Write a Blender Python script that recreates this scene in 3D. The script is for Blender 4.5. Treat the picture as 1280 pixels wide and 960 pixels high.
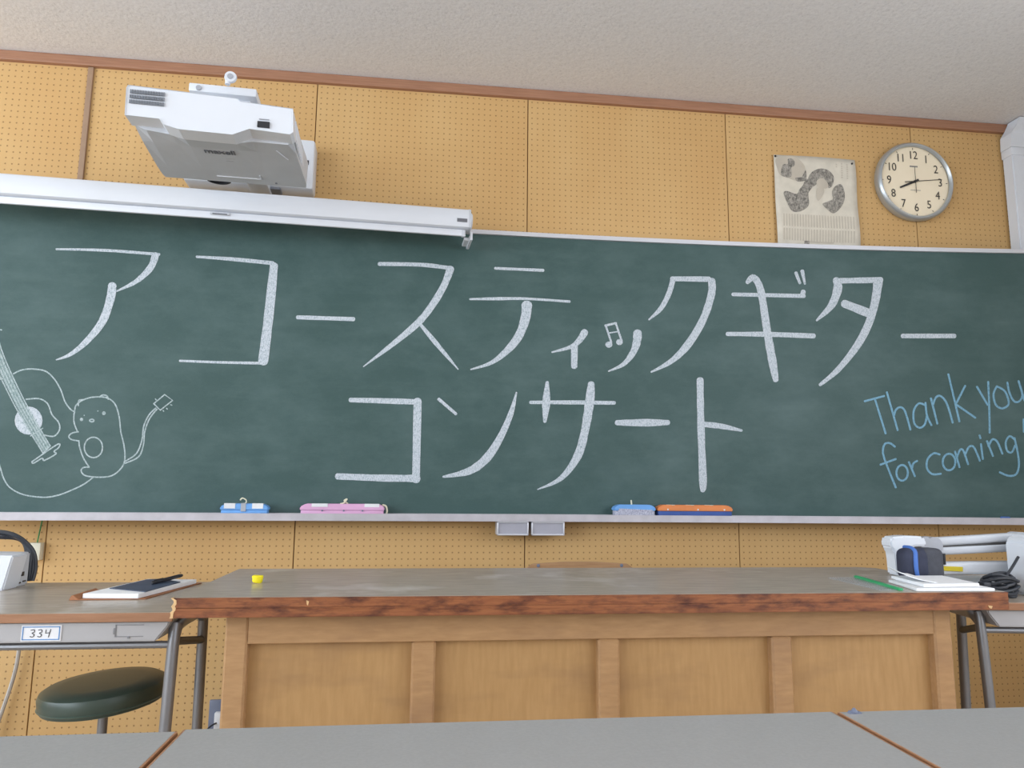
import bpy, bmesh, math, random
from mathutils import Vector, Matrix, Euler
random.seed(7)
for o in list(bpy.data.objects):
    bpy.data.objects.remove(o)
SC = bpy.context.scene
COL = SC.collection
R = math.radians

# ------------------------------------------------------------------ camera
CAM_Z = 1.0
YAW, PITCH, ROLL, FPX = R(6.7224), R(8.1015), R(0.58647), 903.78
_f = Vector((math.sin(YAW)*math.cos(PITCH), math.cos(YAW)*math.cos(PITCH), math.sin(PITCH)))
_r0 = Vector((math.cos(YAW), -math.sin(YAW), 0)); _u0 = _r0.cross(_f)
_r = _r0*math.cos(ROLL) + _u0*math.sin(ROLL)
_u = -_r0*math.sin(ROLL) + _u0*math.cos(ROLL)
cam_d = bpy.data.cameras.new('camera')
cam_d.sensor_fit = 'HORIZONTAL'; cam_d.sensor_width = 36; cam_d.lens = FPX/1280*36
cam_d.clip_start = 0.02
cam = bpy.data.objects.new('camera', cam_d); COL.objects.link(cam)
M = Matrix(((_r.x, _u.x, -_f.x, 0), (_r.y, _u.y, -_f.y, 0), (_r.z, _u.z, -_f.z, CAM_Z), (0, 0, 0, 1)))
cam.matrix_world = M
SC.camera = cam

# ------------------------------------------------------------------ world, lights, exposure
SC.view_settings.view_transform = 'Standard'
SC.view_settings.look = 'None'
SC.view_settings.gamma = 1.0
SC.view_settings.use_curve_mapping = False
SC.view_settings.exposure = 0.33
W = bpy.data.worlds.new('sky'); SC.world = W; W.use_nodes = True
bg = W.node_tree.nodes['Background']
bg.inputs[0].default_value = (0.72, 0.84, 1.0, 1); bg.inputs[1].default_value = 1.2

def area(name, loc, rot, sx, sy, power, color):
    d = bpy.data.lights.new(name, 'AREA'); d.shape = 'RECTANGLE'; d.size = sx; d.size_y = sy
    d.energy = power; d.color = color
    o = bpy.data.objects.new(name, d); COL.objects.link(o); o.location = loc; o.rotation_euler = rot
    return o
# daylight through the long window row in the left wall and the corridor windows in the right wall
area('window_daylight', (-4.32, -1.5, 1.75), (0, R(-90), 0), 1.75, 7.6, 250, (0.83, 0.92, 1.0))
area('corridor_daylight', (2.88, -1.6, 1.75), (0, R(90), 0), 1.5, 5.6, 92, (0.92, 0.95, 1.0))

# ------------------------------------------------------------------ helpers
def lin(h):
    if isinstance(h, str):
        h = h.lstrip('#'); c = [int(h[i:i+2], 16)/255 for i in (0, 2, 4)]
    else:
        c = [v/255 for v in h]
    return tuple((v/12.92 if v <= 0.04045 else ((v+0.055)/1.055)**2.4) for v in c) + (1.0,)

class N:
    def __init__(s, name):
        s.m = bpy.data.materials.new(name); s.m.use_nodes = True
        s.t = s.m.node_tree; s.b = s.t.nodes['Principled BSDF']
    def n(s, typ, **kw):
        x = s.t.nodes.new(typ)
        for k, v in kw.items():
            if k.startswith('i_'):
                x.inputs[k[2:].replace('_', ' ')].default_value = v
            else:
                setattr(x, k, v)
        return x
    def l(s, a, b): s.t.links.new(a, b)
    def coords(s, scale=(1, 1, 1), rot=(0, 0, 0)):
        c = s.n('ShaderNodeTexCoord'); m = s.n('ShaderNodeMapping')
        m.inputs['Scale'].default_value = scale; m.inputs['Rotation'].default_value = rot
        s.l(c.outputs['Object'], m.inputs['Vector']); return m.outputs['Vector']
    def noise(s, vec, scale=5, detail=4, rough=.55):
        x = s.n('ShaderNodeTexNoise'); x.inputs['Scale'].default_value = scale
        x.inputs['Detail'].default_value = detail; x.inputs['Roughness'].default_value = rough
        s.l(vec, x.inputs['Vector']); return x.outputs['Fac']
    def ramp(s, fac, stops):
        x = s.n('ShaderNodeValToRGB'); e = x.color_ramp.elements
        while len(e) < len(stops): e.new(0.5)
        for k, (p, c) in enumerate(stops):
            e[k].position = p; e[k].color = c if len(c) == 4 else lin(c)
        s.l(fac, x.inputs['Fac']); return x.outputs['Color']
    def mix(s, fac, a, b, blend='MIX'):
        x = s.n('ShaderNodeMix', data_type='RGBA', blend_type=blend)
        for sock, v in ((x.inputs[0], fac), (x.inputs[6], a), (x.inputs[7], b)):
            if hasattr(v, 'node'): s.l(v, sock)
            else: sock.default_value = v
        return x.outputs[2]
    def math(s, op, a, b=0.0, c=None):
        x = s.n('ShaderNodeMath', operation=op)
        for i, v in enumerate((a, b) if c is None else (a, b, c)):
            if hasattr(v, 'node'): s.l(v, x.inputs[i])
            else: x.inputs[i].default_value = v
        return x.outputs[0]
    def bump(s, h, strength=.2, dist=.002):
        x = s.n('ShaderNodeBump'); x.inputs['Strength'].default_value = strength; x.inputs['Distance'].default_value = dist
        s.l(h, x.inputs['Height']); s.l(x.outputs['Normal'], s.b.inputs['Normal'])
    def base(s, c):
        if hasattr(c, 'node'): s.l(c, s.b.inputs['Base Color'])
        else: s.b.inputs['Base Color'].default_value = c
    def set(s, rough=.5, metal=0, spec=.5):
        s.b.inputs['Roughness'].default_value = rough; s.b.inputs['Metallic'].default_value = metal
        s.b.inputs['Specular IOR Level'].default_value = spec

def M_plain(name, c, rough=.5, metal=0, var=.06, scale=14, spec=.5, bump=0):
    a = N(name); v = a.coords(); f = a.noise(v, scale)
    c = lin(c)
    d = tuple(max(0, x*(1-2*var)) for x in c[:3]) + (1,); e = tuple(min(1, x*(1+var)) for x in c[:3]) + (1,)
    a.base(a.ramp(f, [(.3, d), (.7, e)])); a.set(rough, metal, spec)
    if bump: a.bump(a.noise(v, scale*12), bump, .001)
    return a.m

def M_wood(name, c1, c2, scale=(2, 30, 30), rough=.5, blot=None, spec=.4):
    a = N(name); v = a.coords(scale); f = a.noise(v, 4, 6, .6)
    col = a.ramp(f, [(.3, c1), (.72, c2)])
    if blot:
        g = a.noise(a.coords((1, 1.0, 3.0)), blot[1], 4, .62)
        fac = a.ramp(g, [(blot[2], (0, 0, 0, 1)), (blot[3], (1, 1, 1, 1))])
        col = a.mix(fac, col, lin(blot[0]))
    a.base(col); a.set(rough, 0, spec); a.bump(f, .12, .001)
    return a.m

def M_peg():
    a = N('pegboard'); tc = a.n('ShaderNodeTexCoord'); sp = a.n('ShaderNodeSeparateXYZ'); a.l(tc.outputs['Object'], sp.inputs[0])
    P = .025
    def cell(s, off):
        t = a.math('ADD', s, off); t = a.math('DIVIDE', t, P); t = a.math('FRACT', t)
        return a.math('MULTIPLY', a.math('SUBTRACT', t, .5), P)
    dx, dz = cell(sp.outputs['X'], -.0055), cell(sp.outputs['Z'], 0)
    d = a.math('SQRT', a.math('ADD', a.math('MULTIPLY', dx, dx), a.math('MULTIPLY', dz, dz)))
    hole = a.n('ShaderNodeMapRange'); hole.inputs[1].default_value = .0024; hole.inputs[2].default_value = .0036
    hole.inputs[3].default_value = 1; hole.inputs[4].default_value = 0; a.l(d, hole.inputs[0])
    big = a.noise(a.coords((1, 1, .6)), 2.2, 4); fine = a.noise(a.coords((60, 60, 5)), 5, 3)
    col = a.ramp(big, [(.25, '#c59c66'), (.55, '#cba671'), (.8, '#d1af7d')])
    col = a.mix(a.math('MULTIPLY', fine, .25), col, lin('#caa266'))
    col = a.mix(a.math('MULTIPLY', hole.outputs[0], .62), col, lin('#6a4c2c'))
    a.base(col); a.set(.62, 0, .3)
    h = a.math('SUBTRACT', 1, hole.outputs[0]); a.bump(h, .5, .002)
    return a.m

def M_board():
    a = N('chalkboard_green')
    sw = a.noise(a.coords((1.0, 1, 1.6), (0, R(24), 0)), 2.6, 7, .68)
    st = a.noise(a.coords((1.2, 1, 9), (0, R(-14), 0)), 2.0, 5, .6)
    fine = a.noise(a.coords((1, 1, 1)), 220, 2)
    dust = a.math('MULTIPLY', a.ramp(sw, [(.42, (0, 0, 0, 1)), (.78, (1, 1, 1, 1))]), .16)
    dust2 = a.math('MULTIPLY', a.ramp(st, [(.5, (0, 0, 0, 1)), (.8, (1, 1, 1, 1))]), .045)
    col = a.mix(dust, lin('#354f4d'), lin('#95abad'))
    col = a.mix(dust2, col, lin('#9cb0b2'))
    col = a.mix(a.math('MULTIPLY', fine, .10), col, lin('#6d8484'))
    a.base(col); a.set(.52, 0, .38); a.bump(fine, .06, .0004)
    return a.m

def M_chalk(name, c, gap, lo, hi, sc=260):
    a = N(name); f = a.noise(a.coords((1, 1, 1)), sc, 5, .7); g = a.noise(a.coords((120, 1, 40), (0, R(10), 0)), 2, 3)
    t = a.math('ADD', a.math('MULTIPLY', f, .6), a.math('MULTIPLY', g, .4))
    a.base(a.ramp(t, [(lo, gap), (hi, c)])); a.set(.95, 0, .1)
    return a.m

def M_ceiling():
    a = N('ceiling_rockwool'); v = a.coords()
    f = a.noise(v, 95, 4, .7); g = a.noise(v, 1.1, 3); k = a.noise(v, 38, 3, .6)
    col = a.ramp(f, [(.26, '#c6c5c6'), (.44, '#dcdbdc'), (.7, '#e6e5e5')])
    col = a.mix(a.math('MULTIPLY', g, .35), col, lin('#d6d3d0'))
    a.base(col); a.set(.95, 0, .1); a.bump(a.math('ADD', f, k), .35, .004)
    return a.m

MT = {}
MT['peg'] = M_peg()
MT['board'] = M_board()
MT['chalk'] = M_chalk('white_chalk', '#c9cfd6', '#8498a0', .38, .53)
MT['chalk_thin'] = M_chalk('thin_white_chalk', '#bac6c9', '#6f8786', .36, .56)
MT['chalk_soft'] = M_chalk('smudged_chalk', '#a8b8b8', '#5d7776', .34, .66)
MT['chalk_blue'] = M_chalk('blue_chalk', '#86b2ca', '#5a8398', .34, .56)
MT['ceiling'] = M_ceiling()
MT['plaster'] = M_plain('plaster', '#e0d8d0', .85, var=.03, scale=3)
MT['floor'] = M_wood('floor_boards', '#b3a391', '#c6b6a3', (1.5, 18, 18), .4)
MT['trim'] = M_wood('brown_trim', '#936a52', '#a97c62', (2, 40, 40), .5)
MT['seam'] = M_plain('seam_backing', '#6b4a2a', .8)
MT['strip'] = M_plain('greybrown_strip', '#9c8068', .6, var=.05, scale=20)
MT['alu'] = M_plain('painted_aluminium', '#cfd0d6', .38, .25, var=.02, scale=9)
MT['ledge'] = M_plain('dusty_aluminium', '#bdbac0', .45, .25, var=.06, scale=16)
MT['alu_dark'] = M_plain('drawer_inset', '#a9a9b4', .45, .3, var=.03)
MT['white'] = M_plain('white_plastic', '#d9dde4', .4, var=.012, scale=6)
MT['white_warm'] = M_plain('cream_plastic', '#e0dcc8', .5, var=.02)
MT['grey_pl'] = M_plain('grey_plastic', '#a7aab2', .5, var=.03)
MT['lite_pl'] = M_plain('pale_grey_plastic', '#c4c8cf', .45, var=.02)
MT['dark'] = M_plain('dark_plastic', '#26272c', .45, var=.08)
MT['vent'] = M_plain('vent_slot', '#7d828a', .6)
MT['ink'] = M_plain('grey_ink', '#6b6d74', .6)
MT['ring'] = M_plain('clock_ring', '#b7bcbf', .32, .55, var=.02)
MT['dial'] = M_plain('clock_dial', '#f1e3c8', .7, var=.02, scale=4)
MT['black'] = M_plain('black_ink', '#2b2a2b', .6)
MT['numeral'] = M_plain('clock_numeral', '#4a463f', .7)
MT['paper'] = M_plain('aged_newsprint', '#d6cfc0', .9, var=.05, scale=22)
MT['news_dark'] = M_chalk('newsprint_picture', '#b5afa5', '#4e4c49', .36, .62, 70)
MT['news_text'] = M_plain('newsprint_text', '#c3baab', .9)
MT['sheet'] = M_plain('white_paper', '#f0f1f3', .7, var=.01)
MT['wood_top'] = M_wood('worn_laminate', '#9c9183', '#b3a899', (2.5, 22, 22), .27, blot=('#c9c3ba', 4.2, .55, .80))
MT['edge'] = M_wood('reddish_edge', '#7d4930', '#9a623e', (5, 30, 60), .34, blot=('#4d2a22', 15, .45, .68))
MT['veneer'] = M_wood('veneer', '#a27c55', '#b38d63', (4, 40, 22), .5, blot=('#8f6d50', 3.0, .5, .8))
MT['panel'] = M_wood('veneer_panel', '#a88253', '#b58f60', (18, 18, 2.5), .5, blot=('#93714e', 2.2, .5, .8))
MT['chip'] = M_plain('bare_wood', '#d9b483', .8, var=.12, scale=60)
MT['desk_edge'] = M_wood('desk_edge_wood', '#8f664a', '#a67a5c', (3, 30, 30), .45)
MT['steel'] = M_plain('grey_painted_steel', '#a9a8aa', .42, .15, var=.03, scale=10)
MT['pipe'] = M_plain('grey_pipe', '#85868a', .34, .55, var=.04, scale=10)
MT['pipe_dark'] = M_plain('dark_joint', '#4a4947', .5, .3)
MT['green'] = M_plain('green_vinyl', '#3d4c44', .36, var=.08, scale=9, bump=.05)
MT['green_side'] = M_plain('green_vinyl_side', '#46584f', .36, var=.08, scale=9)
MT['grey_top'] = M_plain('grey_laminate', '#a5a3a1', .24, var=.025, scale=300, spec=.5)
MT['band'] = M_wood('edge_band', '#94694a', '#a97d5c', (3, 30, 30), .5)
MT['brown_file'] = M_plain('brown_file', '#a9714c', .6)
MT['navy'] = M_plain('navy_cover', '#3e4a60', .5)
MT['navy_cloth'] = M_plain('navy_cloth', '#33374a', .8, var=.1, scale=40)
MT['charcoal'] = M_plain('charcoal_cloth', '#484a52', .85, var=.08, scale=60)
MT['blue_strip'] = M_plain('blue_piping', '#4a74c0', .6)
MT['blue'] = M_plain('blue_felt', '#6fa6e2', .7, var=.05)
MT['pink'] = M_plain('pink_felt', '#d9a9cc', .7, var=.04)
MT['orange'] = M_plain('orange_felt', '#e08a52', .7, var=.06)
MT['deep_blue'] = M_plain('dark_blue_pad', '#3f5a9c', .8, var=.08)
MT['dusty'] = M_chalk('dusty_pad', '#c8c9d6', '#7d7f96', .36, .60)
MT['cord'] = M_plain('cream_cord', '#e2dcc2', .8)
MT['label'] = M_plain('pale_label', '#e3e3e6', .6)
MT['green_pl'] = M_plain('green_plastic', '#35a86c', .4)
MT['yellow'] = M_plain('yellow_chalk', '#f2e020', .7)
MT['yellow_lab'] = M_plain('yellow_sticker', '#d8c322', .5)
MT['black_rubber'] = M_plain('black_cable', '#2c2f36', .5, var=.1)
MT['green_wire'] = M_plain('green_wire', '#2d8a4a', .5)
MT['grey_wire'] = M_plain('grey_cable', '#b9b4ae', .6)
MT['blue_line'] = M_plain('blue_print', '#5f8fc4', .6)
MT['slate'] = M_plain('slate_plastic', '#6d7488', .5)
a = N('clear_plastic'); a.base(lin('#cfd6da')); a.set(.12, 0, .6)
a.b.inputs['Alpha'].default_value = .32; MT['clear'] = a.m
MT['chair_wood'] = M_wood('chair_plywood', '#9c7653', '#b08a64', (3, 30, 30), .45)
a = N('window_glass'); a.base((1, 1, 1, 1)); a.set(.0, 0, .5); a.b.inputs['Alpha'].default_value = .12; MT['glass'] = a.m

# ---- bmesh shapes
def nb(): return bmesh.new()
def xf(bm, vs, mat):
    if mat is not None:
        for v in vs: v.co = mat @ v.co
def box(bm, x0, x1, y0, y1, z0, z1, bev=0, mat=None, seg=2):
    t = bmesh.new()
    bmesh.ops.create_cube(t, size=1)
    for v in t.verts:
        v.co = Vector(((x0+x1)/2+v.co.x*(x1-x0), (y0+y1)/2+v.co.y*(y1-y0), (z0+z1)/2+v.co.z*(z1-z0)))
    if bev: bmesh.ops.bevel(t, geom=list(t.edges), offset=bev, segments=seg, affect='EDGES', profile=.5)
    xf(t, t.verts, mat); merge(bm, t); return bm
def merge(bm, t):
    me = bpy.data.meshes.new('tmp'); t.to_mesh(me); t.free(); bm.from_mesh(me); bpy.data.meshes.remove(me)
def prism(bm, poly, axis, a0, a1, bev=0, mat=None):
    """poly: 2D outline; axis 'y': (x,z) extruded along y; 'z': (x,y); 'x': (y,z)"""
    t = bmesh.new()
    def P(p, a): return {'y': (p[0], a, p[1]), 'z': (p[0], p[1], a), 'x': (a, p[0], p[1])}[axis]
    A = [t.verts.new(P(p, a0)) for p in poly]; B = [t.verts.new(P(p, a1)) for p in poly]
    t.faces.new(A); t.faces.new(list(reversed(B)))
    n = len(poly)
    for i in range(n): t.faces.new((A[i], B[i], B[(i+1) % n], A[(i+1) % n]))
    bmesh.ops.recalc_face_normals(t, faces=t.faces)
    if bev: bmesh.ops.bevel(t, geom=list(t.edges), offset=bev, segments=2, affect='EDGES')
    xf(t, t.verts, mat); merge(bm, t); return bm
def tube(bm, pts, r, n=10, mat=None, closed=False):
    t = bmesh.new(); pts = [Vector(p) for p in pts]; rings = []
    nrm = None; m = len(pts)
    for i, p in enumerate(pts):
        if closed: d = pts[(i+1) % m]-pts[i-1]
        else: d = pts[min(i+1, m-1)]-pts[max(i-1, 0)]
        d.normalize()
        if nrm is None:
            nrm = d.orthogonal().normalized()
        else:
            nrm = (nrm - d*nrm.dot(d)).normalized()
        b = d.cross(nrm); rr = r[i] if isinstance(r, (list, tuple)) else r
        rings.append([t.verts.new(p+(nrm*math.cos(2*math.pi*k/n)+b*math.sin(2*math.pi*k/n))*rr) for k in range(n)])
    for i in range(m if closed else m-1):
        A, B = rings[i], rings[(i+1) % m]
        for k in range(n): t.faces.new((A[k], A[(k+1) % n], B[(k+1) % n], B[k]))
    if not closed:
        t.faces.new(list(reversed(rings[0]))); t.faces.new(rings[-1])
    bmesh.ops.recalc_face_normals(t, faces=t.faces)
    xf(t, t.verts, mat); merge(bm, t); return bm
def lathe(bm, prof, n=32, mat=None, close=True):
    t = bmesh.new(); rings = []
    for r, z in prof:
        rings.append([t.verts.new((r*math.cos(2*math.pi*k/n), r*math.sin(2*math.pi*k/n), z)) for k in range(n)] if r > 1e-6 else [t.verts.new((0, 0, z))])
    for A, B in zip(rings, rings[1:]):
        for k in range(n):
            k2 = (k+1) % n
            if len(A) == 1 and len(B) == 1: continue
            if len(A) == 1: t.faces.new((A[0], B[k2], B[k]))
            elif len(B) == 1: t.faces.new((A[k], A[k2], B[0]))
            else: t.faces.new((A[k], A[k2], B[k2], B[k]))
    bmesh.ops.recalc_face_normals(t, faces=t.faces)
    xf(t, t.verts, mat); merge(bm, t); return bm
def smooth_pts(pts, k=6, closed=False):
    out = []; n = len(pts); V = [Vector(p) for p in pts]
    rng = n if closed else n-1
    for i in range(rng):
        p0 = V[i-1] if (closed or i > 0) else V[0]; p1 = V[i]; p2 = V[(i+1) % n]
        p3 = V[(i+2) % n] if closed else V[min(i+2, n-1)]
        for j in range(k):
            t = j/k
            out.append(.5*((2*p1)+(-p0+p2)*t+(2*p0-5*p1+4*p2-p3)*t*t+(-p0+3*p1-3*p2+p3)*t**3))
    if not closed: out.append(V[-1])
    return out
def obj(name, bm, mat, parent=None, smooth=False, loc=None, world=False):
    if world and parent is not None:
        off = parent.matrix_world_loc if hasattr(parent, 'matrix_world_loc') else ORG[parent.name]
        for v in bm.verts: v.co -= off
    if loc is not None and parent is None:
        for v in bm.verts: v.co -= Vector(loc)
    me = bpy.data.meshes.new(name); bm.to_mesh(me); bm.free()
    mats = mat if isinstance(mat, (list, tuple)) else [mat]
    for m in mats: me.materials.append(MT[m] if isinstance(m, str) else m)
    if smooth:
        for p in me.polygons: p.use_smooth = True
        try: me.set_sharp_from_angle(angle=R(35))
        except Exception: pass
    o = bpy.data.objects.new(name, me); COL.objects.link(o)
    if parent is not None:
        o.parent = parent; ORG[o.name] = ORG.get(parent.name, Vector((0, 0, 0)))
    else:
        o.location = loc or (0, 0, 0); ORG[o.name] = Vector(loc or (0, 0, 0))
    return o
ORG = {}
def tag(o, label, cat, group=None, kind=None):
    o['label'] = label
    if cat: o['category'] = cat
    if group: o['group'] = group
    if kind: o['kind'] = kind
    return o
def thing(name, label, cat, loc, rotz=0, group=None):
    o = bpy.data.objects.new(name, None); COL.objects.link(o); o.empty_display_size = .05
    o.location = loc; o.rotation_euler = (0, 0, rotz); ORG[o.name] = Vector(loc)
    return tag(o, label, cat, group)
def struct(name, bm, mat, label, loc=None):
    o = obj(name, bm, mat, None, loc=loc); o['kind'] = 'structure'; o['label'] = label; return o
def text_mesh(s, size, depth, mat_w, font_scale_x=1.0, shear=0.0, off=0.0):
    c = bpy.data.curves.new('txt', 'FONT'); c.body = s; c.size = size; c.align_x = 'CENTER'; c.align_y = 'CENTER'
    c.extrude = depth; c.shear = shear; c.offset = off; c.resolution_u = 4
    o = bpy.data.objects.new('txt', c); COL.objects.link(o)
    bpy.context.view_layer.update()
    me = bpy.data.meshes.new_from_object(o.evaluated_get(bpy.context.evaluated_depsgraph_get()))
    bpy.data.objects.remove(o); bpy.data.curves.remove(c)
    bm = bmesh.new(); bm.from_mesh(me); bpy.data.meshes.remove(me)
    for v in bm.verts: v.co.x *= font_scale_x
    xf(bm, bm.verts, mat_w); return bm
FACE_Y = Matrix.Rotation(R(90), 4, 'X')          # text lying in xy -> upright facing -y
def T(x, y, z): return Matrix.Translation((x, y, z))
def ray(px, py):
    d = _f*FPX + _r*(px-640) - _u*(py-480); return d

# ------------------------------------------------------------------ the room
WY = 2.967; CEIL = 2.74; LX, RX, BY = -4.2, 2.80, -5.5
bm = nb(); box(bm, LX-.2, RX+.2, BY-.2, WY+.2, -.12, 0); struct('floor', bm, 'floor', 'brown wooden classroom floor')
bm = nb(); box(bm, LX-.2, RX+.2, BY-.2, WY+.2, CEIL, CEIL+.12); struct('ceiling', bm, 'ceiling', 'grey speckled rough-textured ceiling')
bm = nb(); box(bm, LX-.2, RX+.2, WY+.012, WY+.2, 0, CEIL)
wf = struct('wall_front', bm, 'plaster', 'front wall faced with perforated yellow-tan panels')
bm = nb(); box(bm, LX, 2.725, WY+.006, WY+.012, 0, CEIL-.04); obj('panel_backing', bm, 'seam', wf)
# perforated panels, one mesh each, 910 mm pitch with open seams
X0 = -1.4116
pm = None
for i in range(-4, 5):
    x0 = X0+.91*i; x1 = min(x0+.91, 2.725)
    x0 = max(x0, LX)
    if x1-x0 < .1: continue
    wide = abs((x1-x0)-.91) < .01
    if wide and pm is not None:
        o = bpy.data.objects.new('perforated_panel', pm); COL.objects.link(o); o.parent = wf
    else:
        bm = nb(); box(bm, .002, (x1-x0)-.002, -.0, .008, 0, CEIL-.04, .001, seg=1)
        o = obj('perforated_panel', bm, 'peg', wf)
        if wide: pm = o.data
    o.location = (x0, WY-.001, 0)
bm = nb(); box(bm, LX, 2.728, WY-.022, WY+.01, CEIL-.042, CEIL, .004)
struct('trim_1', bm, 'trim', 'brown wooden ceiling trim along the front wall')
# right wall with corridor windows, left wall with window row, back wall
def wall_with_opening(name, x0, x1, label, oy0, oy1, oz0, oz1):
    bm = nb()
    box(bm, x0, x1, BY, oy0, 0, CEIL); box(bm, x0, x1, oy1, WY+.012, 0, CEIL)
    box(bm, x0, x1, oy0, oy1, 0, oz0); box(bm, x0, x1, oy0, oy1, oz1, CEIL)
    return struct(name, bm, 'plaster', label)
wall_with_opening('wall_left', LX-.1, LX, 'cream left wall with the long window row', -5.3, 2.3, .85, 2.65)
wall_with_opening('wall_right', RX, RX+.08, 'pinkish cream right wall with high corridor windows', -4.4, 1.2, 1.0, 2.5)
bm = nb(); box(bm, LX-.1, RX+.08, BY-.1, BY, 0, CEIL); struct('wall_back', bm, 'plaster', 'plain cream back wall')
def window(name, x, y0, y1, z0, z1, nn, label):
    bm = nb()
    box(bm, x-.02, x+.02, y0, y1, z0, z0+.04); box(bm, x-.02, x+.02, y0, y1, z1-.04, z1)
    for k in range(nn+1):
        y = y0+(y1-y0)*k/nn; y = min(max(y, y0+.02), y1-.02); box(bm, x-.02, x+.02, y-.02, y+.02, z0+.04, z1-.04)
    return struct(name, bm, 'alu', label)
window('window_1', LX-.05, -5.3, 2.3, .85, 2.65, 6, 'aluminium framed window row in the left wall')
window('window_2', RX+.04, -4.4, 1.2, 1.0, 2.5, 5, 'aluminium framed corridor window row')

# ------------------------------------------------------------------ chalkboard (curved)
BX0, BX1 = -1.74, 2.715
def yb(x): return 2.945-(x-.5)**2/42
BZ0, BZ1 = .885, 2.072
cb = thing('chalkboard', 'long curved green chalkboard covered in white and blue chalk writing', 'chalkboard', (.5, 2.93, BZ0))
def curved(bm, x0, x1, yf, yk, z0, z1, n=40):
    """bar following the board's curve; yf/yk: offsets from the board face (front, back)"""
    t = bmesh.new(); rows = []
    for i in range(n+1):
        x = x0+(x1-x0)*i/n; y = yb(x)
        rows.append([t.verts.new((x, y+yf, z0)), t.verts.new((x, y+yf, z1)), t.verts.new((x, y+yk, z1)), t.verts.new((x, y+yk, z0))])
    for A, B in zip(rows, rows[1:]):
        for k in range(4): t.faces.new((A[k], B[k], B[(k+1) % 4], A[(k+1) % 4]))
    t.faces.new(rows[0]); t.faces.new(list(reversed(rows[-1])))
    bmesh.ops.recalc_face_normals(t, faces=t.faces); merge(bm, t); return bm
bm = nb(); curved(bm, BX0, BX1, 0, .018, BZ0, BZ1-.004); obj('writing_surface', bm, 'board', cb, world=True)
bm = nb(); curved(bm, BX0, BX1, -.012, .02, BZ1-.014, BZ1+.004); obj('top_frame', bm, 'alu', cb, world=True)
for xa, xb in ((BX0-.016, BX0), (BX1, BX1+.016)):
    bm = nb(); curved(bm, xa, xb, -.012, .02, BZ0-.01, BZ1+.004, 1); obj('side_frame', bm, 'alu', cb, world=True)
bm = nb()
curved(bm, BX0, BX1, -.086, .015, .866, .886); curved(bm, BX0, BX1, -.090, -.080, .866, .893); curved(bm, BX0, BX1, -.012, 0, .884, .892)
ledge = obj('chalk_ledge', bm, 'ledge', cb, world=True)
for xa, xb in ((.284, .409), (.420, .552)):
    bm = nb(); yy = yb(.42)-.082
    box(bm, xa, xb, yy+.006, yy+.075, .812, .866, .004)
    w = .006
    for q in ((xa, xb, .860, .866), (xa, xb, .812, .818), (xa, xa+w, .812, .866), (xb-w, xb, .812, .866)):
        box(bm, q[0], q[1], yy-.004, yy+.008, q[2], q[3], .002)
    d = obj('chalk_drawer', bm, 'alu', cb, world=True, smooth=True)
    bm = nb(); box(bm, xa+.006, xb-.006, yy+.003, yy+.007, .818, .860); obj('drawer_inset', bm, 'alu_dark', d, world=True)

# --- chalk strokes: pixel of the photo -> point on the curved board face
def on_board(px, py):
    d = ray(px, py); y = 2.93
    for _ in range(8):
        x = d.x/d.y*y; y = yb(x)
    return Vector((d.x/d.y*y, y, CAM_Z+d.z/d.y*y))
PX = 2.93/FPX           # metres per pixel on the board, near enough
LAY = [0]
def ribbon(bm, pts, k=5, caps=True, straight=False, fixed=None):
    """pts: (px, py, width px)"""
    LAY[0] = (LAY[0]+1) % 9; off = fixed or .0006+LAY[0]*.00009
    P = [Vector(p) for p in pts]
    if len(P) > 2 and not straight: P = smooth_pts(P, k)
    elif len(P) == 2:
        P = [P[0].lerp(P[1], t/4) for t in range(5)]
    L, Rr = [], []
    n = len(P)
    for i, p in enumerate(P):
        d = P[min(i+1, n-1)]-P[max(i-1, 0)]; d.z = 0
        if d.length < 1e-6: d = Vector((1, 0, 0))
        d.normalize(); q = Vector((-d.y, d.x, 0)); w = max(p.z, .8)/2
        jw = w*(1+random.uniform(-.06, .06))
        L.append((p.x+q.x*jw, p.y+q.y*jw)); Rr.append((p.x-q.x*jw, p.y-q.y*jw))
    def V(c):
        v = on_board(*c); v.y -= off; return bm.verts.new(v)
    if caps and P[0].z > 1.6:
        d = (P[0]-P[1]); d.z = 0; d.normalize(); w = P[0].z/2; q = Vector((-d.y, d.x))
        cap = [(P[0].x+d.x*w*math.sin(a)*.8+q.x*w*math.cos(a), P[0].y+d.y*w*math.sin(a)*.8+q.y*w*math.cos(a)) for a in [math.pi*j/6 for j in range(7)]]
        bm.faces.new([V(c) for c in cap])
    if caps and P[-1].z > 1.6:
        d = (P[-1]-P[-2]); d.z = 0; d.normalize(); w = P[-1].z/2; q = Vector((-d.y, d.x))
        cap = [(P[-1].x+d.x*w*math.sin(a)*.8+q.x*w*math.cos(a), P[-1].y+d.y*w*math.sin(a)*.8+q.y*w*math.cos(a)) for a in [math.pi*j/6 for j in range(7)]]
        bm.faces.new([V(c) for c in cap])
    A = [V(c) for c in L]; B = [V(c) for c in Rr]
    for i in range(n-1): bm.faces.new((A[i], A[i+1], B[i+1], B[i]))
def blob(bm, cx, cy, rx, ry, n=20, rot=0, fixed=None):
    LAY[0] = (LAY[0]+1) % 9; off = fixed or .0006+LAY[0]*.00009
    vs = []
    for k in range(n):
        t = 2*math.pi*k/n; x, y = rx*math.cos(t), ry*math.sin(t)
        v = on_board(cx+x*math.cos(rot)-y*math.sin(rot), cy+x*math.sin(rot)+y*math.cos(rot)); v.y -= off; vs.append(bm.verts.new(v))
    bm.faces.new(vs)
def face_front(bm):
    bmesh.ops.recalc_face_normals(bm, faces=bm.faces)
    for f in bm.faces:
        if f.normal.y > 0: f.normal_flip()
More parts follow.
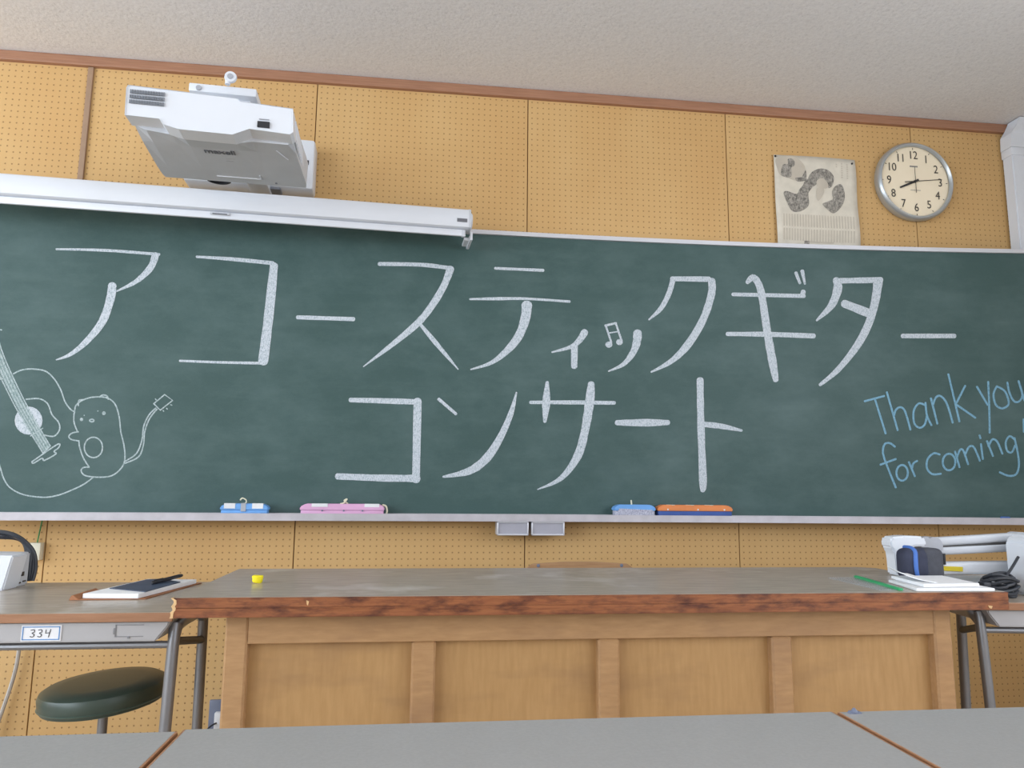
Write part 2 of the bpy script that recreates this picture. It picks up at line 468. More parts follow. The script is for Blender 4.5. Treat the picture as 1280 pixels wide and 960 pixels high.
CH = [
 ('katakana a', [[(70.5,311.5,2.4),(132,313,3.6),(199,318,3.6)], [(194.5,319,9),(188,335,8.4),(170,352,5.6),(146,364,2)], [(140.5,357,10.5),(138,374,11),(128,402,10),(108,427,7.5),(88,443,4.5),(70,450,1.4)]]),
 ('katakana ko', [[(246,321,3),(290,324,4.6),(341,329,4.8)], [(342.5,332,10),(336,395,12),(329,452,12)], [(225,451,2.8),(276,453,3.2),(326,454,3.6)]]),
 ('long vowel dash', [[(372,396.7,5),(442,399,5.2)]]),
 ('katakana su', [[(474,330,4.6),(526,331,5),(561,335,5)], [(563,336,9.5),(555,357,8.6),(540,382,8.6),(522,404,8.2),(490,431,6.2),(454,458.5,1.2)], [(525,405,4),(545,429,6),(573,462,1.4)]]),
 ('katakana te', [[(619,335.4,3.4),(679,338,3.6)], [(587.5,374,2.4),(619,373.5,4),(658,373.5,3.2),(712,377,3)], [(658.5,381,13),(657,396,12),(650,417,10.4),(637,435,9),(615,453,5.2),(588,462,1.5)]]),
 ('small katakana i', [[(731,415,8.4),(724.5,425,8),(714,433.5,5),(690,440.3,2)], [(718,433,8),(717.7,458,8)]]),
 ('small katakana tsu', [[(796.8,416,10.5),(796,427,10),(791,441,8.2),(779,455.5,5),(760.7,464,1.8)]]),
 ('katakana ku', [[(841,350,6.4),(836,367,6.4),(826,385.6,6),(811,399.7,2)], [(840,348.5,6),(886,349,6.6)], [(889.5,351,9),(889.4,367,9.6),(879,399,9.2),(860,430.6,9.6),(839,451.5,6.6),(814,465,2)]]),
 ('katakana gi', [[(916,368,4.6),(1005,370,5)], [(1004,364.5,6),(1003,369,6)], [(909,417.5,5),(961,418,6.2),(1017,420,6.4)], [(934,353,5),(940.6,347,8),(947,353,8.4),(952,369,9),(959.4,417.5,10),(966,455,10.4),(969.6,475,7)], [(994.7,341,4),(999.7,354,3.6)], [(1002.6,339,5),(1006,355,2.6)]]),
 ('katakana ta', [[(1045,350,8.5),(1047,361,11),(1039,382,9),(1020.6,400.6,2.4)], [(1050,351,6.8),(1101,350,7.4)], [(1097.5,352,11.5),(1094,376,10.6),(1086,404,10),(1071,432.5,9.4),(1047,462.5,7),(1025,481,4)], [(1055,379.5,9.6),(1084.4,391,11)]]),
 ('long vowel dash', [[(1128,420,5.6),(1193,420,5.6)]]),
 ('katakana ko', [[(438,500,5.5),(476.6,501,7),(522.5,502.5,7)], [(522,501,9.6),(520,600,10)], [(422,595.5,8),(476.6,597.5,8.4),(522,598,9)]]),
 ('katakana n', [[(548.5,499,4.2),(570,517.5,3.6)], [(645.5,490.6,1.8),(638.5,517,7),(625,547.5,8.8),(608,573,10.4),(586,589,9),(554,596,2.5)]]),
 ('katakana sa', [[(663,503,4),(712.6,503,5),(768,503.6,4.4)], [(684,478,4),(682.8,502,10),(681,527,4)], [(739,480,8.4),(737,502,11.4),(731.4,537,10.4),(722,570,10),(701,598,6),(671.6,612,1.4)]]),
 ('long vowel dash', [[(771,528.4,6.4),(802,528.4,9.6),(835,528.2,6.4)]]),
 ('katakana to', [[(875,475,8.8),(876,530,8.6),(878.6,600.6,9.4),(878.3,613,6)], [(881,530.5,7),(902.5,533,6.6),(927,538.2,3)]]),
]
for nm, strokes in CH:
    bm = nb()
    for s in strokes: ribbon(bm, s)
    face_front(bm); o = obj('chalk_letter', bm, 'chalk', cb, world=True); o['label'] = 'white chalk '+nm
bm = nb()
for s in ([(757,406.7,2.5),(764,428,2.5)], [(769.5,403.8,2.5),(777,426,2.5)], [(756.5,407,2.8),(770,404,2.8)], [(760.7,416.4,1.6),(772.4,414.5,1.6)]): ribbon(bm, s)
blob(bm, 761, 430.8, 4.4, 3.8); blob(bm, 774.3, 427.6, 4.2, 3.8)
face_front(bm); o = obj('chalk_music_note', bm, 'chalk', cb, world=True); o['label'] = 'white chalk pair of beamed music notes'
def E(cx, cy, rx, ry, n=14, rot=0):
    return [(cx+rx*math.cos(t)*math.cos(rot)-ry*math.sin(t)*math.sin(rot), cy+rx*math.cos(t)*math.sin(rot)+ry*math.sin(t)*math.cos(rot)) for t in [2*math.pi*k/n for k in range(n+1)]]
BW = [
 ('letter T', [[(110,275),(240,240)],[(180,265),(250,490)]]),
 ('letter h', [[(258,215),(330,468)],[(305,370),(320,330),(350,315),(380,345),(415,465)]]),
 ('letter a', [[(512,300),(470,290),(437,340),(440,420),(475,452),(510,430),(525,370)],[(515,285),(525,370),(555,435)]]),
 ('letter n', [[(552,255),(595,425)],[(565,300),(585,250),(615,240),(650,275),(675,340),(697,418)]]),
 ('letter k', [[(668,95),(742,410)],[(780,172),(720,290)],[(725,300),(848,385)]]),
 ('letter y', [[(858,178),(930,300)],[(933,145),(940,310),(943,485)]]),
 ('letter o', [[(990,175),(968,230),(985,300),(1030,322),(1070,290),(1045,210),(990,175)]]),
 ('letter u', [[(1060,150),(1075,220),(1105,275),(1140,275),(1160,230),(1135,140)],[(1135,140),(1175,270)]]),
 ('letter f', [[(312,578),(280,555),(245,560),(232,610),(250,680),(318,850)],[(215,698),(318,660)]]),
 ('letter o', [E(360,752,38,52)]),
 ('letter r', [[(405,680),(445,775)],[(425,725),(434,690),(460,672)]]),
 ('letter c', [[(610,630),(570,622),(530,660),(525,720),(560,760),(618,758)]]),
 ('letter o', [E(672,680,42,55)]),
 ('letter m', [[(712,610),(742,715)],[(725,650),(745,600),(765,600),(785,650),(800,695)],[(780,630),(805,580),(835,578),(862,630),(878,672)]]),
 ('letter i', [[(885,560),(898,660)],[(876,502),(882,522)]]),
 ('letter n', [[(925,540),(965,640)],[(935,575),(960,530),(990,540),(1010,580),(1028,625)]]),
 ('letter g', [[(1110,530),(1075,508),(1050,550),(1060,605),(1090,615),(1112,570)],[(1108,520),(1130,620),(1138,700),(1120,760),(1070,772),(1010,748)]]),
 ('exclamation stroke', [[(1168,395),(1171,480)]]),
]
for nm, strokes in BW:
    bm = nb()
    for s in strokes: ribbon(bm, [(1060+x/5.332, 450+y/5.332, 2.5) for x, y in s])
    face_front(bm); o = obj('chalk_letter', bm, 'chalk_blue', cb, world=True); o['label'] = 'pale blue chalk '+nm
def G(s, w=1.7): return [(x/3.692, 380+y/3.692, w) for x, y in s]
bm = nb()
for s in ([(62,322),(100,305),(150,300),(210,310),(250,345),(280,395),(300,450),(325,485),(345,498)], [(-45,600),(-20,680),(0,750),(20,810),(50,850),(110,880),(200,892),(270,882),(340,855),(390,830),(430,800)],
          [(120,440),(180,437),(220,460),(240,510),(270,545),(275,580),(250,610),(205,605)], [(148,728),(265,648),(272,662),(250,680),(258,692),(205,722),(195,712),(155,735),(148,728)], [(-30,350),(12,345)], [(-5,118),(8,120)]):
    ribbon(bm, G(s))
for k in range(5):
    t = k/4; ribbon(bm, G([(-70+40*t, 180-150*t), (-20+25*t, 290-85*t), (80+35*t, 490-40*t), (200+32*t, 690-35*t)], 1.5))
ribbon(bm, G([(198,690),(233,654)])); ribbon(bm, G([(140,610),(200,572)], 1.2))
face_front(bm); o = obj('chalk_guitar_outline', bm, 'chalk_thin', cb, world=True); o['label'] = 'white chalk outline of an acoustic guitar'
bm = nb(); blob(bm, 132/3.692, 380+538/3.692, 17.3, 17.6, fixed=.0003); face_front(bm); o = obj('chalk_sound_hole', bm, 'chalk', cb, world=True); o['label'] = 'white chalk filled round sound hole'
LAY[0] = 7
bm = nb(); ribbon(bm, G([(-50,105),(-7,248),(97,470),(215,672)], 11), caps=False, fixed=.00045); face_front(bm); o = obj('chalk_guitar_neck', bm, 'chalk_soft', cb, world=True); o['label'] = 'smudged grey chalk guitar neck'
LAY[0] = 0
bm = nb()
for s in ([(345,500),(350,470),(380,445),(430,430),(490,432),(530,460),(550,520),(558,590),(572,650),(577,710),(565,750),(530,785),(490,798),(430,798),(390,790),(375,770),(385,755),(412,753)],
          [(412,753),(385,710),(368,660),(365,632)], [(365,632),(330,625),(318,610),(335,595),(362,590)], [(358,588),(343,550),(342,510),(345,500)],
          [(362,470),(365,445),(390,442)], [(460,430),(475,420),(495,425),(500,440)], E(432,662,42,47), [(580,725),(630,690),(655,630),(665,560),(690,510),(720,480)],
          [(578,735),(640,705),(662,650),(668,590),(690,530),(725,485)], E(424,538,10,6)):
    ribbon(bm, G(s))
for s in ([(710,460),(760,418),(797,445),(740,490),(710,460)],): ribbon(bm, G(s), straight=True)
for s in ([(722,444),(716,436)], [(752,490),(757,497)], [(768,480),(774,487)], [(786,464),(795,468)]): ribbon(bm, G(s, 1.3))
for x, y, r in ((377,533,2.2),(480,504,2.4),(389,514,.8),(452,494,.8)): blob(bm, x/3.692, 380+y/3.692, r, r, 10)
face_front(bm); o = obj('chalk_animal_doodle', bm, 'chalk_thin', cb, world=True); o['label'] = 'thin white chalk doodle of a small round animal'

# ------------------------------------------------------------------ erasers and chalk on the ledge
def eraser(name, label, x0, x1, ztop, top, pad, kind):
    xc = (x0+x1)/2; L = x1-x0; y = yb(xc)-.046; zb = .887
    slope = math.atan(-(xc-.5)/21)
    t = thing(name, label, 'eraser', (xc, y, zb), slope, 'erasers on the chalk ledge')
    h = ztop-zb; hp = h*.42 if kind != 'slim' else h*.5; d = .027
    bm = nb(); box(bm, -L/2+.004, L/2-.004, -d+.003, d-.003, 0, hp, .004); obj('felt_pad', bm, pad, t, smooth=True)
    bm = nb(); prism(bm, [(-L/2, hp), (L/2, hp), (L/2-.002, hp+(h-hp)*.55), (L/2-.022, h), (-L/2+.022, h), (-L/2+.002, hp+(h-hp)*.55)], 'y', -d, d, .003); body = obj('handle_block', bm, top, t, smooth=True)
    return t, body, L, h, hp, d
t, b, L, h, hp, d = eraser('chalkboard_eraser', 'short sky-blue felt eraser, leftmost on the chalk ledge', -.757, -.583, .928, 'blue', 'blue', 'n')
for xa in (-.052, .048):
    bm = nb(); box(bm, xa-.02, xa+.02, -d-.0012, -.006, h*.55, h+.0012, .001); obj('paper_label', bm, 'label', t)
bm = nb(); box(bm, -.012, .006, -d-.0015, d+.0015, h*.3, h+.002, .001); obj('strap', bm, 'grey_pl', t)
bm = nb(); tube(bm, smooth_pts([(.0, 0, h), (.002, -.004, h+.012), (-.012, -.004, h+.02), (-.02, -.002, h+.012)]), .0025, 6); obj('cord', bm, 'cord', t)
t, b, L, h, hp, d = eraser('chalkboard_eraser', 'long pink felt eraser with pale labels on the chalk ledge', -.470, -.152, .929, 'pink', 'pink', 'n')
for xa, w in ((-.085, .03), (.11, .028)):
    bm = nb(); box(bm, xa-w, xa+w, -d-.001, -.004, h*.72, h+.001, .001); obj('paper_label', bm, 'label', t)
for xa in (-.075, .005, .075):
    bm = nb(); lathe(bm, [(0, 0), (.0035, 0), (.0035, .002), (0, .003)], 8, T(xa, -d, h*.4) @ Matrix.Rotation(R(90), 4, 'X')); obj('rivet', bm, 'slate', t)
bm = nb(); tube(bm, smooth_pts([(-.01, 0, h), (.004, -.01, h+.004), (.014, -.008, h+.018), (.004, -.004, h+.012), (.018, -.002, h)]), .003, 6); obj('cord', bm, 'cord', t)
bm = nb(); tube(bm, smooth_pts([(.15, -.0, h*.9), (.163, -.012, h*.8), (.168, -.012, h*.4), (.166, -.01, .006)]), .004, 6); obj('end_loop', bm, 'cord', t)
t, b, L, h, hp, d = eraser('chalkboard_eraser', 'blue felt eraser with chalk-dusted pad beside the orange one', .757, .929, .934, 'blue', 'dusty', 'slim')
bm = nb(); tube(bm, [(-.008, 0, h), (-.010, -.002, h+.018)], .003, 6); obj('cord', bm, 'cord', t)
bm = nb(); prism(bm, [(-.078, .003), (.078, .003), (.07, hp*1.15), (-.066, hp*1.35)], 'y', -d-.001, -d+.004); obj('dusty_side', bm, 'dusty', t)
t, b, L, h, hp, d = eraser('chalkboard_eraser', 'long orange eraser with dark blue pad, rightmost on the ledge', .936, 1.250, .934, 'orange', 'deep_blue', 'slim')
for xa in (-.10, -.02, .06):
    bm = nb(); box(bm, -.004, .004, -.018, .018, -.001, .001, 0, T(xa, -d+.012, h) @ Matrix.Rotation(R(38), 4, 'Z')); obj('stitch', bm, 'cord', t)
for xa in (-.115, .01, .12):
    bm = nb(); lathe(bm, [(0, 0), (.0035, 0), (.0035, .002), (0, .003)], 8, T(xa, -d, h*.62) @ Matrix.Rotation(R(90), 4, 'X')); obj('rivet', bm, 'label', t)
bm = nb(); xc = 2.40; y = yb(xc)-.07
tube(bm, [(-.021, 0, .0065), (-.019, 0, .0065), (.019, .003, .0065), (.021, .003, .0065)], [.004, .0062, .0062, .005], 10)
o = obj('blue_chalk_stick', bm, 'blue_strip', None, smooth=True); o.location = (xc, y, .8862)
tag(o, 'small stub of blue chalk at the right end of the ledge', 'chalk')

# ------------------------------------------------------------------ roll-up projection screen
sxL, sxR, syL, syR = -1.80, .152, 2.675, 2.795
ang = math.atan2(syR-syL, sxR-sxL); SL = math.hypot(sxR-sxL, syR-syL)
ps = thing('projection_screen', 'white roll-up projection screen case hung over the chalkboard top', 'screen', (sxR, syR, 1.985), ang)
prof = [(-.038, .035), (-.043, .055), (-.043, .085), (-.032, .108), (-.012, .117), (.03, .117), (.043, .105), (.043, .04), (.03, .03), (-.02, .028)]
bm = nb(); prism(bm, prof, 'x', -SL, -.008); obj('case', bm, 'white', ps, smooth=True)
bm = nb(); prism(bm, [(y*1.03, (z-.072)*1.03+.072) for y, z in prof], 'x', -.008, .0, 0); obj('end_cap', bm, 'lite_pl', ps, smooth=True)
bm = nb(); lathe(bm, [(0, .008), (.028, .008), (.032, .004), (.032, 0), (0, 0)], 24, T(0, -.002, .072) @ Matrix.Rotation(R(90), 4, 'Y')); obj('end_knob', bm, 'white', ps, smooth=True)
bm = nb(); box(bm, -SL, -.028, -.028, -.016, .0, .026, .003); bar = obj('bottom_bar', bm, 'white', ps, smooth=True)
bm = nb(); box(bm, -.036, -.020, -.03, -.012, -.003, .026, .004); obj('bar_end', bm, 'lite_pl', ps, smooth=True)
bm = nb(); box(bm, -SL, -.03, -.022, -.020, .026, .034); obj('rolled_fabric_edge', bm, 'grey_pl', ps)
bm = nb(); hx = -.945
box(bm, hx-.036, hx+.036, -.034, -.028, .012, .024, .003); box(bm, hx-.030, hx+.030, -.036, -.033, .012, .018, .001); obj('pull_handle', bm, 'lite_pl', ps)
bm = nb(); box(bm, hx-.026, hx+.026, -.0375, -.0355, .013, .017); obj('pull_slot', bm, 'ink', ps)
bm = nb(); box(bm, -.056, -.016, -.0452, -.042, .052, .066); lb = obj('maker_plate', bm, 'ink', ps)
bm = nb(); box(bm, .002, .012, .0, .02, -.005, .03, .002); box(bm, -.02, .012, .02, .1, .0, .012, .002); box(bm, .0, .012, .02, .12, -.004, .02, .002); obj('hanger_bracket', bm, 'white', ps)

# ------------------------------------------------------------------ ultra short throw projector on a wall arm
pj = thing('projector', 'white short-throw projector mounted on the wall above the screen', 'projector', (-.632, 2.02, 1.995), R(3.2))
out = [(-.226, .112), (-.230, .104), (-.228, .022), (-.138, .020), (-.125, .004), (-.085, -.006), (.06, -.008), (.105, .014), (.218, .008), (.226, .016), (.222, .088), (.075, .096), (.065, .104)]
def loft(bm, rings):
    t = bmesh.new(); V = [[t.verts.new(c) for c in r] for r in rings]; n = len(V[0])
    for A, B in zip(V, V[1:]):
        for k in range(n): t.faces.new((A[k], A[(k+1) % n], B[(k+1) % n], B[k]))
    t.faces.new(V[0]); t.faces.new(list(reversed(V[-1]))); bmesh.ops.recalc_face_normals(t, faces=t.faces); merge(bm, t); return bm
def sec(y, dz=0.0, sx=1.0, bot=None, flat=0.0):
    r = []
    for x, z in out:
        if z < .03 and bot is not None: z = z*(1-flat)+bot*flat
        r.append((x*sx, y, z+dz))
    return r
bm = nb(); loft(bm, [sec(.004, 0, .99), sec(.0, 0, 1), sec(.06, .0), sec(.062, .0)]); obj('front_cover', bm, 'white', pj)
low = [(-.205, .10), (-.226, .09), (-.221, .024), (-.190, .012), (-.12, .004), (-.085, -.004), (.06, -.005), (.105, .004), (.205, .004), (.220, .018), (.222, .085), (.075, .092), (.065, .10)]
def sec2(y, flat, sx): return [(x*sx, y, (z*(1-flat)+.008*flat if z < .03 else z)) for x, z in low]
bm = nb(); loft(bm, [sec2(.06, .0, 1), sec2(.13, .75, 1), sec2(.30, 1, 1.03), sec2(.36, 1, 1.035), sec2(.385, 1, 1.02)]); body = obj('body_shell', bm, 'lite_pl', pj)  # white body; pale grey puts the underside's shade into its colour
for k, z in enumerate((.094, .079, .064)):
    bm = nb()
    for j in range(22): box(bm, -.219+.0042*j, -.2165+.0042*j, -.0012, .002, z-.0055, z+.0055)
    obj('vent_row', bm, 'vent', pj)
bm = nb(); box(bm, .126, .160, -.002, .004, .022, .040, .001); obj('sensor_window', bm, 'dark', pj)
bm = nb(); box(bm, .130, .158, -.001, .002, .046, .048); obj('status_line', bm, 'grey_pl', pj)
# lettering and line marks lie on the underside
bm = text_mesh('maxell', .038, .0006, T(-.006, .150, .0035) @ Matrix.Rotation(R(180), 4, 'X'), .93, off=.0005)
obj('maker_lettering', bm, 'ink', pj)
bm = nb(); box(bm, .002, .030, .196, .198, .006, .0078); box(bm, .0, .022, .212, .216, .006, .0078); obj('fine_print', bm, 'grey_pl', pj)
bm = nb(); box(bm, -.055, .085, .338, .341, .0055, .0079); box(bm, .083, .086, .31, .341, .0055, .0079); obj('cover_seam', bm, 'white', pj)
bm = nb(); tube(bm, [(.165, .11, .0055), (.192, .17, .0065)], .0016, 6); obj('cover_catch', bm, 'white', pj)
bm = nb(); lathe(bm, [(0, 0), (.004, 0), (.003, .003), (0, .003)], 10, T(.13, .36, .0045)); obj('screw', bm, 'vent', pj)
bm = nb(); box(bm, .2215, .2245, .06, .30, .022, .082, .003)
for j in range(9): box(bm, .224, .2262, .08+.022*j, .092+.022*j, .03, .075)
obj('side_grille', bm, 'white', pj)
# mounting hardware above the body
bm = nb(); box(bm, -.115, .085, .17, .36, .205, .232, .004); box(bm, -.09, .065, .2, .33, .1, .206, .004); obj('mount_plate', bm, 'white', pj, smooth=True)
bm = nb(); tube(bm, [(.0, .162, .232), (.0, .162, .268)], .008, 10); lathe(bm, [(0, -.006), (.017, -.006), (.019, 0), (.017, .006), (0, .006)], 20, T(.008, .16, .256) @ Matrix.Rotation(R(90), 4, 'X')); kn = obj('adjust_knob', bm, 'white', pj, smooth=True)
bm = nb(); lathe(bm, [(0, 0), (.009, 0), (.009, .002), (0, .002)], 12, T(.008, .154, .256) @ Matrix.Rotation(R(90), 4, 'X')); obj('knob_centre', bm, 'grey_pl', kn)
bm = nb(); lathe(bm, [(0, 0), (.009, 0), (.008, .004), (0, .004)], 12, T(-.085, .17, .216) @ Matrix.Rotation(R(90), 4, 'X')); obj('bolt', bm, 'grey_pl', pj)
bm = nb(); box(bm, .07, .195, .10, .30, .085, .118, .006); obj('rear_housing', bm, 'lite_pl', pj, smooth=True)
bm = nb(); box(bm, -.05, .03, .30, .92, .17, .235, .008); obj('wall_arm', bm, 'white', pj, smooth=True)
rr = Matrix.Rotation(-R(3.2), 4, 'Z')
bm = nb(); box(bm, -.300, .197, .83, .935, .188, .400, .012); obj('wall_box', bm, 'white', pj, smooth=True)
bm = nb(); box(bm, .168, .176, .827, .831, .29, .308); obj('wall_box_slot', bm, 'dark', pj)
bm = nb(); box(bm, -.02, .07, .84, .90, .180, .190, .003); obj('socket_panel', bm, 'vent', pj)
bm = nb(); lathe(bm, [(.040, 0), (.046, 0), (.046, .085), (.040, .085), (.040, 0)], 28, T(-.135, .70, .143)); lathe(bm, [(0, .02), (.040, .02)], 28, T(-.135, .70, .143)); obj('lens_hood', bm, 'dark', pj, smooth=True)
bm = nb(); box(bm, -.19, .02, .36, .80, .225, .245, .005); obj('lens_carrier', bm, 'lite_pl', pj, smooth=True)

# ------------------------------------------------------------------ wall clock
ck = thing('wall_clock', 'round silver-rimmed wall clock with cream dial beside the newspaper', 'clock', (2.212, WY-.001, 2.417))
UP = Matrix.Rotation(R(90), 4, 'X')      # lathe axis z -> -y
bm = nb(); lathe(bm, [(0, 0), (.182, 0), (.188, .012), (.188, .034), (.180, .046), (.176, .048), (.171, .044), (.168, .034)], 64, UP); obj('rim', bm, 'ring', ck, smooth=True)
bm = nb(); lathe(bm, [(.172, .028), (.0, .028)], 48, UP); obj('dial', bm, 'dial', ck)
for k in range(1, 13):
    a = R(90-30*k); rr2 = .127
    bm = text_mesh(str(k), .055, .0004, T(rr2*math.cos(a), -.0295, rr2*math.sin(a)) @ FACE_Y, .86)
    obj('numeral', bm, 'numeral', ck)
for k in range(12):
    bm = nb(); box(bm, -.0012, .0012, -.0300, -.0285, .156, .163, 0, Matrix.Rotation(-R(30*k), 4, 'Y')); obj('minute_mark', bm, 'numeral', ck)
def hand(name, ang, l0, l1, w0, w1, y, m='black'):
    bm = nb(); prism(bm, [(-w0/2, l0), (w0/2, l0), (w1/2, l1), (-w1/2, l1)], 'y', y-.0008, y+.0008, 0, Matrix.Rotation(R(ang), 4, 'Y')); obj(name, bm, m, ck)
hand('hour_hand', 246, -.020, .084, .011, .008, -.032)
hand('minute_hand', 83, -.052, .134, .0034, .0024, -.0335, 'numeral')
hand('second_hand', 180, -.068, .056, .0012, .0026, -.035, 'numeral')
bm = nb(); lathe(bm, [(0, .037), (.006, .037), (.006, .028), (0, .028)], 14, UP); obj('hub', bm, 'black', ck)
bm = nb()
for j in range(5): box(bm, -.019+.008*j, -.0135+.008*j, -.0292, -.0286, .070, .077)
obj('dial_print', bm, 'ink', ck)
bm = nb(); box(bm, -.024, .026, -.0292, -.0286, -.044, -.040); obj('dial_print', bm, 'news_text', ck)

# ------------------------------------------------------------------ newspaper clipping
NX0, NX1, NZ0, NZ1 = 1.538, 1.931, 2.068, 2.512
nw = thing('newspaper_clipping', 'yellowed newspaper clipping with a photograph pinned beside the clock', 'newspaper', ((NX0+NX1)/2, WY-.002, NZ0))
bm = nb(); n = 14
def npt(u, v): return Vector(((u-.5)*(NX1-NX0) + .003*math.sin(v*9)*(1 if u > .5 else .3), -.004-.010*abs(2*u-1)**2*(1-.5*v)-.006*math.sin(v*3.1)*u, v*(NZ1-NZ0)+.006*math.sin(u*3.1)*v))
g = [[bm.verts.new(npt(i/n, j/n)) for j in range(n+1)] for i in range(n+1)]
for i in range(n):
    for j in range(n): bm.faces.new((g[i][j], g[i+1][j], g[i+1][j+1], g[i][j+1]))
face_front(bm); ppr = obj('sheet', bm, 'paper', nw, smooth=True)
sol = ppr.modifiers.new('thickness', 'SOLIDIFY'); sol.thickness = .0006; sol.offset = 1
def print_poly(name, uv, mat, off=.0018):
    if len(uv) > 4: uv = [(p.x, p.y) for p in smooth_pts([(a, b, 0) for a, b in uv], 4, True)]
    bm = nb(); c = [sum(p[k] for p in uv)/len(uv) for k in (0, 1)]
    def V(u, v):
        q = npt(u, v); q.y -= off; return bm.verts.new(q)
    m = len(uv); A = [V(*p) for p in uv]; B = [V(c[0]+(p[0]-c[0])*.5, c[1]+(p[1]-c[1])*.5) for p in uv]; O = V(*c)
    for k in range(m):
        bm.faces.new((A[k], A[(k+1) % m], B[(k+1) % m], B[k])); bm.faces.new((B[k], B[(k+1) % m], O))
    face_front(bm); return obj(name, bm, mat, nw)
def nz(pts):   # zoom-crop pixels (1120x960 of 950..1090 x 190..310) to paper u,v
    r = []
    for x, y in pts:
        v = 1-(y-45)/(900-45)*.96; left = 115+(y-45)*.045; wid = 800; r.append(((x-left)/wid, v))
    return r
print_poly('printed_picture', nz([(135,85),(230,55),(330,60),(400,110),(430,170),(425,250),(380,290),(320,285),(240,260),(180,240),(150,180)]), 'news_text', .0014)
print_poly('printed_picture', nz([(255,85),(295,75),(325,110),(315,150),(290,165),(285,255),(190,240),(205,140),(255,130)]), 'news_dark')
print_poly('printed_picture', nz([(330,260),(360,270),(420,250),(430,180),(440,220),(430,280),(350,295)]), 'news_dark')
print_poly('printed_picture', nz([(440,330),(455,260),(490,200),(560,160),(640,165),(690,205),(705,250),(690,320),(655,340),(640,280),(590,250),(540,270),(530,320),(480,345)]), 'news_dark')
print_poly('printed_picture', nz([(440,260),(500,330),(460,400),(465,500),(430,550),(350,585),(290,570),(245,490),(215,410),(250,390),(340,415),(370,370),(410,320)]), 'news_dark')
print_poly('printed_picture', nz([(720,320),(780,300),(815,400),(790,500),(710,578),(650,550),(600,495),(660,480),(700,440),(690,380)]), 'news_dark')
print_poly('printed_picture', nz([(540,275),(590,250),(640,285),(650,335),(600,350),(545,330)]), 'news_text', .0022)
print_poly('printed_picture', nz([(550,345),(610,350),(605,410),(560,470),(540,420)]), 'news_text', .0022)
bm = nb()
def bar_uv(x0, y0, x1, y1):
    q = [npt(*p) for p in nz([(x0, y0), (x1, y0), (x1, y1), (x0, y1)])]
    for p in q: p.y -= .0016
    bm.faces.new([bm.verts.new(p) for p in q])
for c in range(26):
    for r0, r1 in ((600, 720), (735, 850)): bar_uv(210+27*c, r0+4, 222+27*c, r1)
for c, (y0, y1) in enumerate(((100, 160), (90, 260), (95, 270))): 
    for s in range(int((y1-y0)/22)): bar_uv(724+52*c, y0+22*s, 738+52*c, y0+22*s+14)
bar_uv(470, 850, 700, 862); bar_uv(470, 875, 720, 885); bar_uv(480, 900, 690, 908)
face_front(bm); obj('printed_columns', bm, 'news_text', nw)['kind'] = 'stuff'
print_poly('printed_mark', nz([(415,848),(465,848),(465,915),(415,915)]), 'news_dark')
for u, v in ((.02, .985), (.96, .955)):
    q = npt(u, v); bm = nb(); lathe(bm, [(0, .006), (.003, .005), (.005, .0), (0, 0)], 10, T(q.x, q.y-.001, q.z) @ UP); obj('pin', bm, 'black', nw)

# ------------------------------------------------------------------ cable strip and duct on the wall
bm = nb(); x = X0-.002; box(bm, x-.011, x+.011, WY-.011, WY-.0015, 2.06, CEIL-.043, .002)
o = obj('cable_strip', bm, 'strip', None, loc=(x, WY-.002, 2.06)); tag(o, 'narrow grey-brown strip covering the wall seam left of the projector', 'cable strip')
dk = thing('cable_duct', 'white plastic duct pipe in the right corner of the front wall', 'duct', (2.722, 2.925, 1.9))
bm = nb(); prism(bm, [(-.038, -.028), (.030, -.028), (.038, -.018), (.038, .03), (-.038, .03)], 'z', 0, .70, .004); obj('pipe', bm, 'white', dk, smooth=True)
bm = nb(); box(bm, -.042, .042, -.032, .032, .66, .70, .004); obj('collar', bm, 'white', dk, smooth=True)
bm = nb(); loft(bm, [[(-.042,-.032,.70),(.042,-.032,.70),(.042,.032,.70),(-.042,.032,.70)], [(-.040,-.034,.765),(.046,-.034,.765),(.046,.030,.765),(-.040,.030,.765)], [(-.022,-.05,.80),(.062,-.05,.815),(.062,.02,.815),(-.022,.02,.80)], [(-.010,-.06,.836),(.066,-.06,.838),(.066,.01,.838),(-.010,.01,.836)]]); obj('elbow', bm, 'white', dk)

# ------------------------------------------------------------------ teacher's bench
TX0, TX1, TY0, TY1, TZ = -.552, 1.484, 1.735, 2.312, .748
td = thing('teacher_bench', "long wooden teacher's bench with a worn reddish-edged top", 'desk', (.46, 1.80, 0))
bm = nb(); prism(bm, [(TX0+.004, TY0+.006), (TX1-.004, TY0+.006), (TX1-.004, TY1-.03), (TX1-.05, TY1), (TX0+.006, TY1), (TX0+.004, TY1-.006)], 'z', TZ-.030, TZ, .001); obj('bench_top', bm, 'wood_top', td, world=True)
def jag(x, z0, z1, n, amp, sgn):
    return [(x+sgn*random.uniform(0, amp)*(1 if 0 < k < n else .3), z0+(z1-z0)*k/n) for k in range(n+1)]
z0, z1 = TZ-.044, TZ-.0008
lf = jag(TX0, z1, z0, 10, .008, 1); rt = jag(TX1, z0, z1, 5, .003, -1)
zm = TZ-.022
bm = nb(); prism(bm, [p for p in lf if p[1] >= zm]+[(TX0+.004, zm)]+[(TX1, zm)]+[p for p in rt if p[1] > zm], 'y', TY0, TY0+.022, .0012)
eb = obj('edge_strip', bm, 'edge', td, world=True)
bm = nb(); prism(bm, [(TX0+.005, zm)]+[p for p in lf if p[1] < zm]+[p for p in rt if p[1] < zm]+[(TX1-.001, zm)], 'y', TY0+.0006, TY0+.024, .0012)
obj('edge_strip', bm, 'edge', td, world=True)
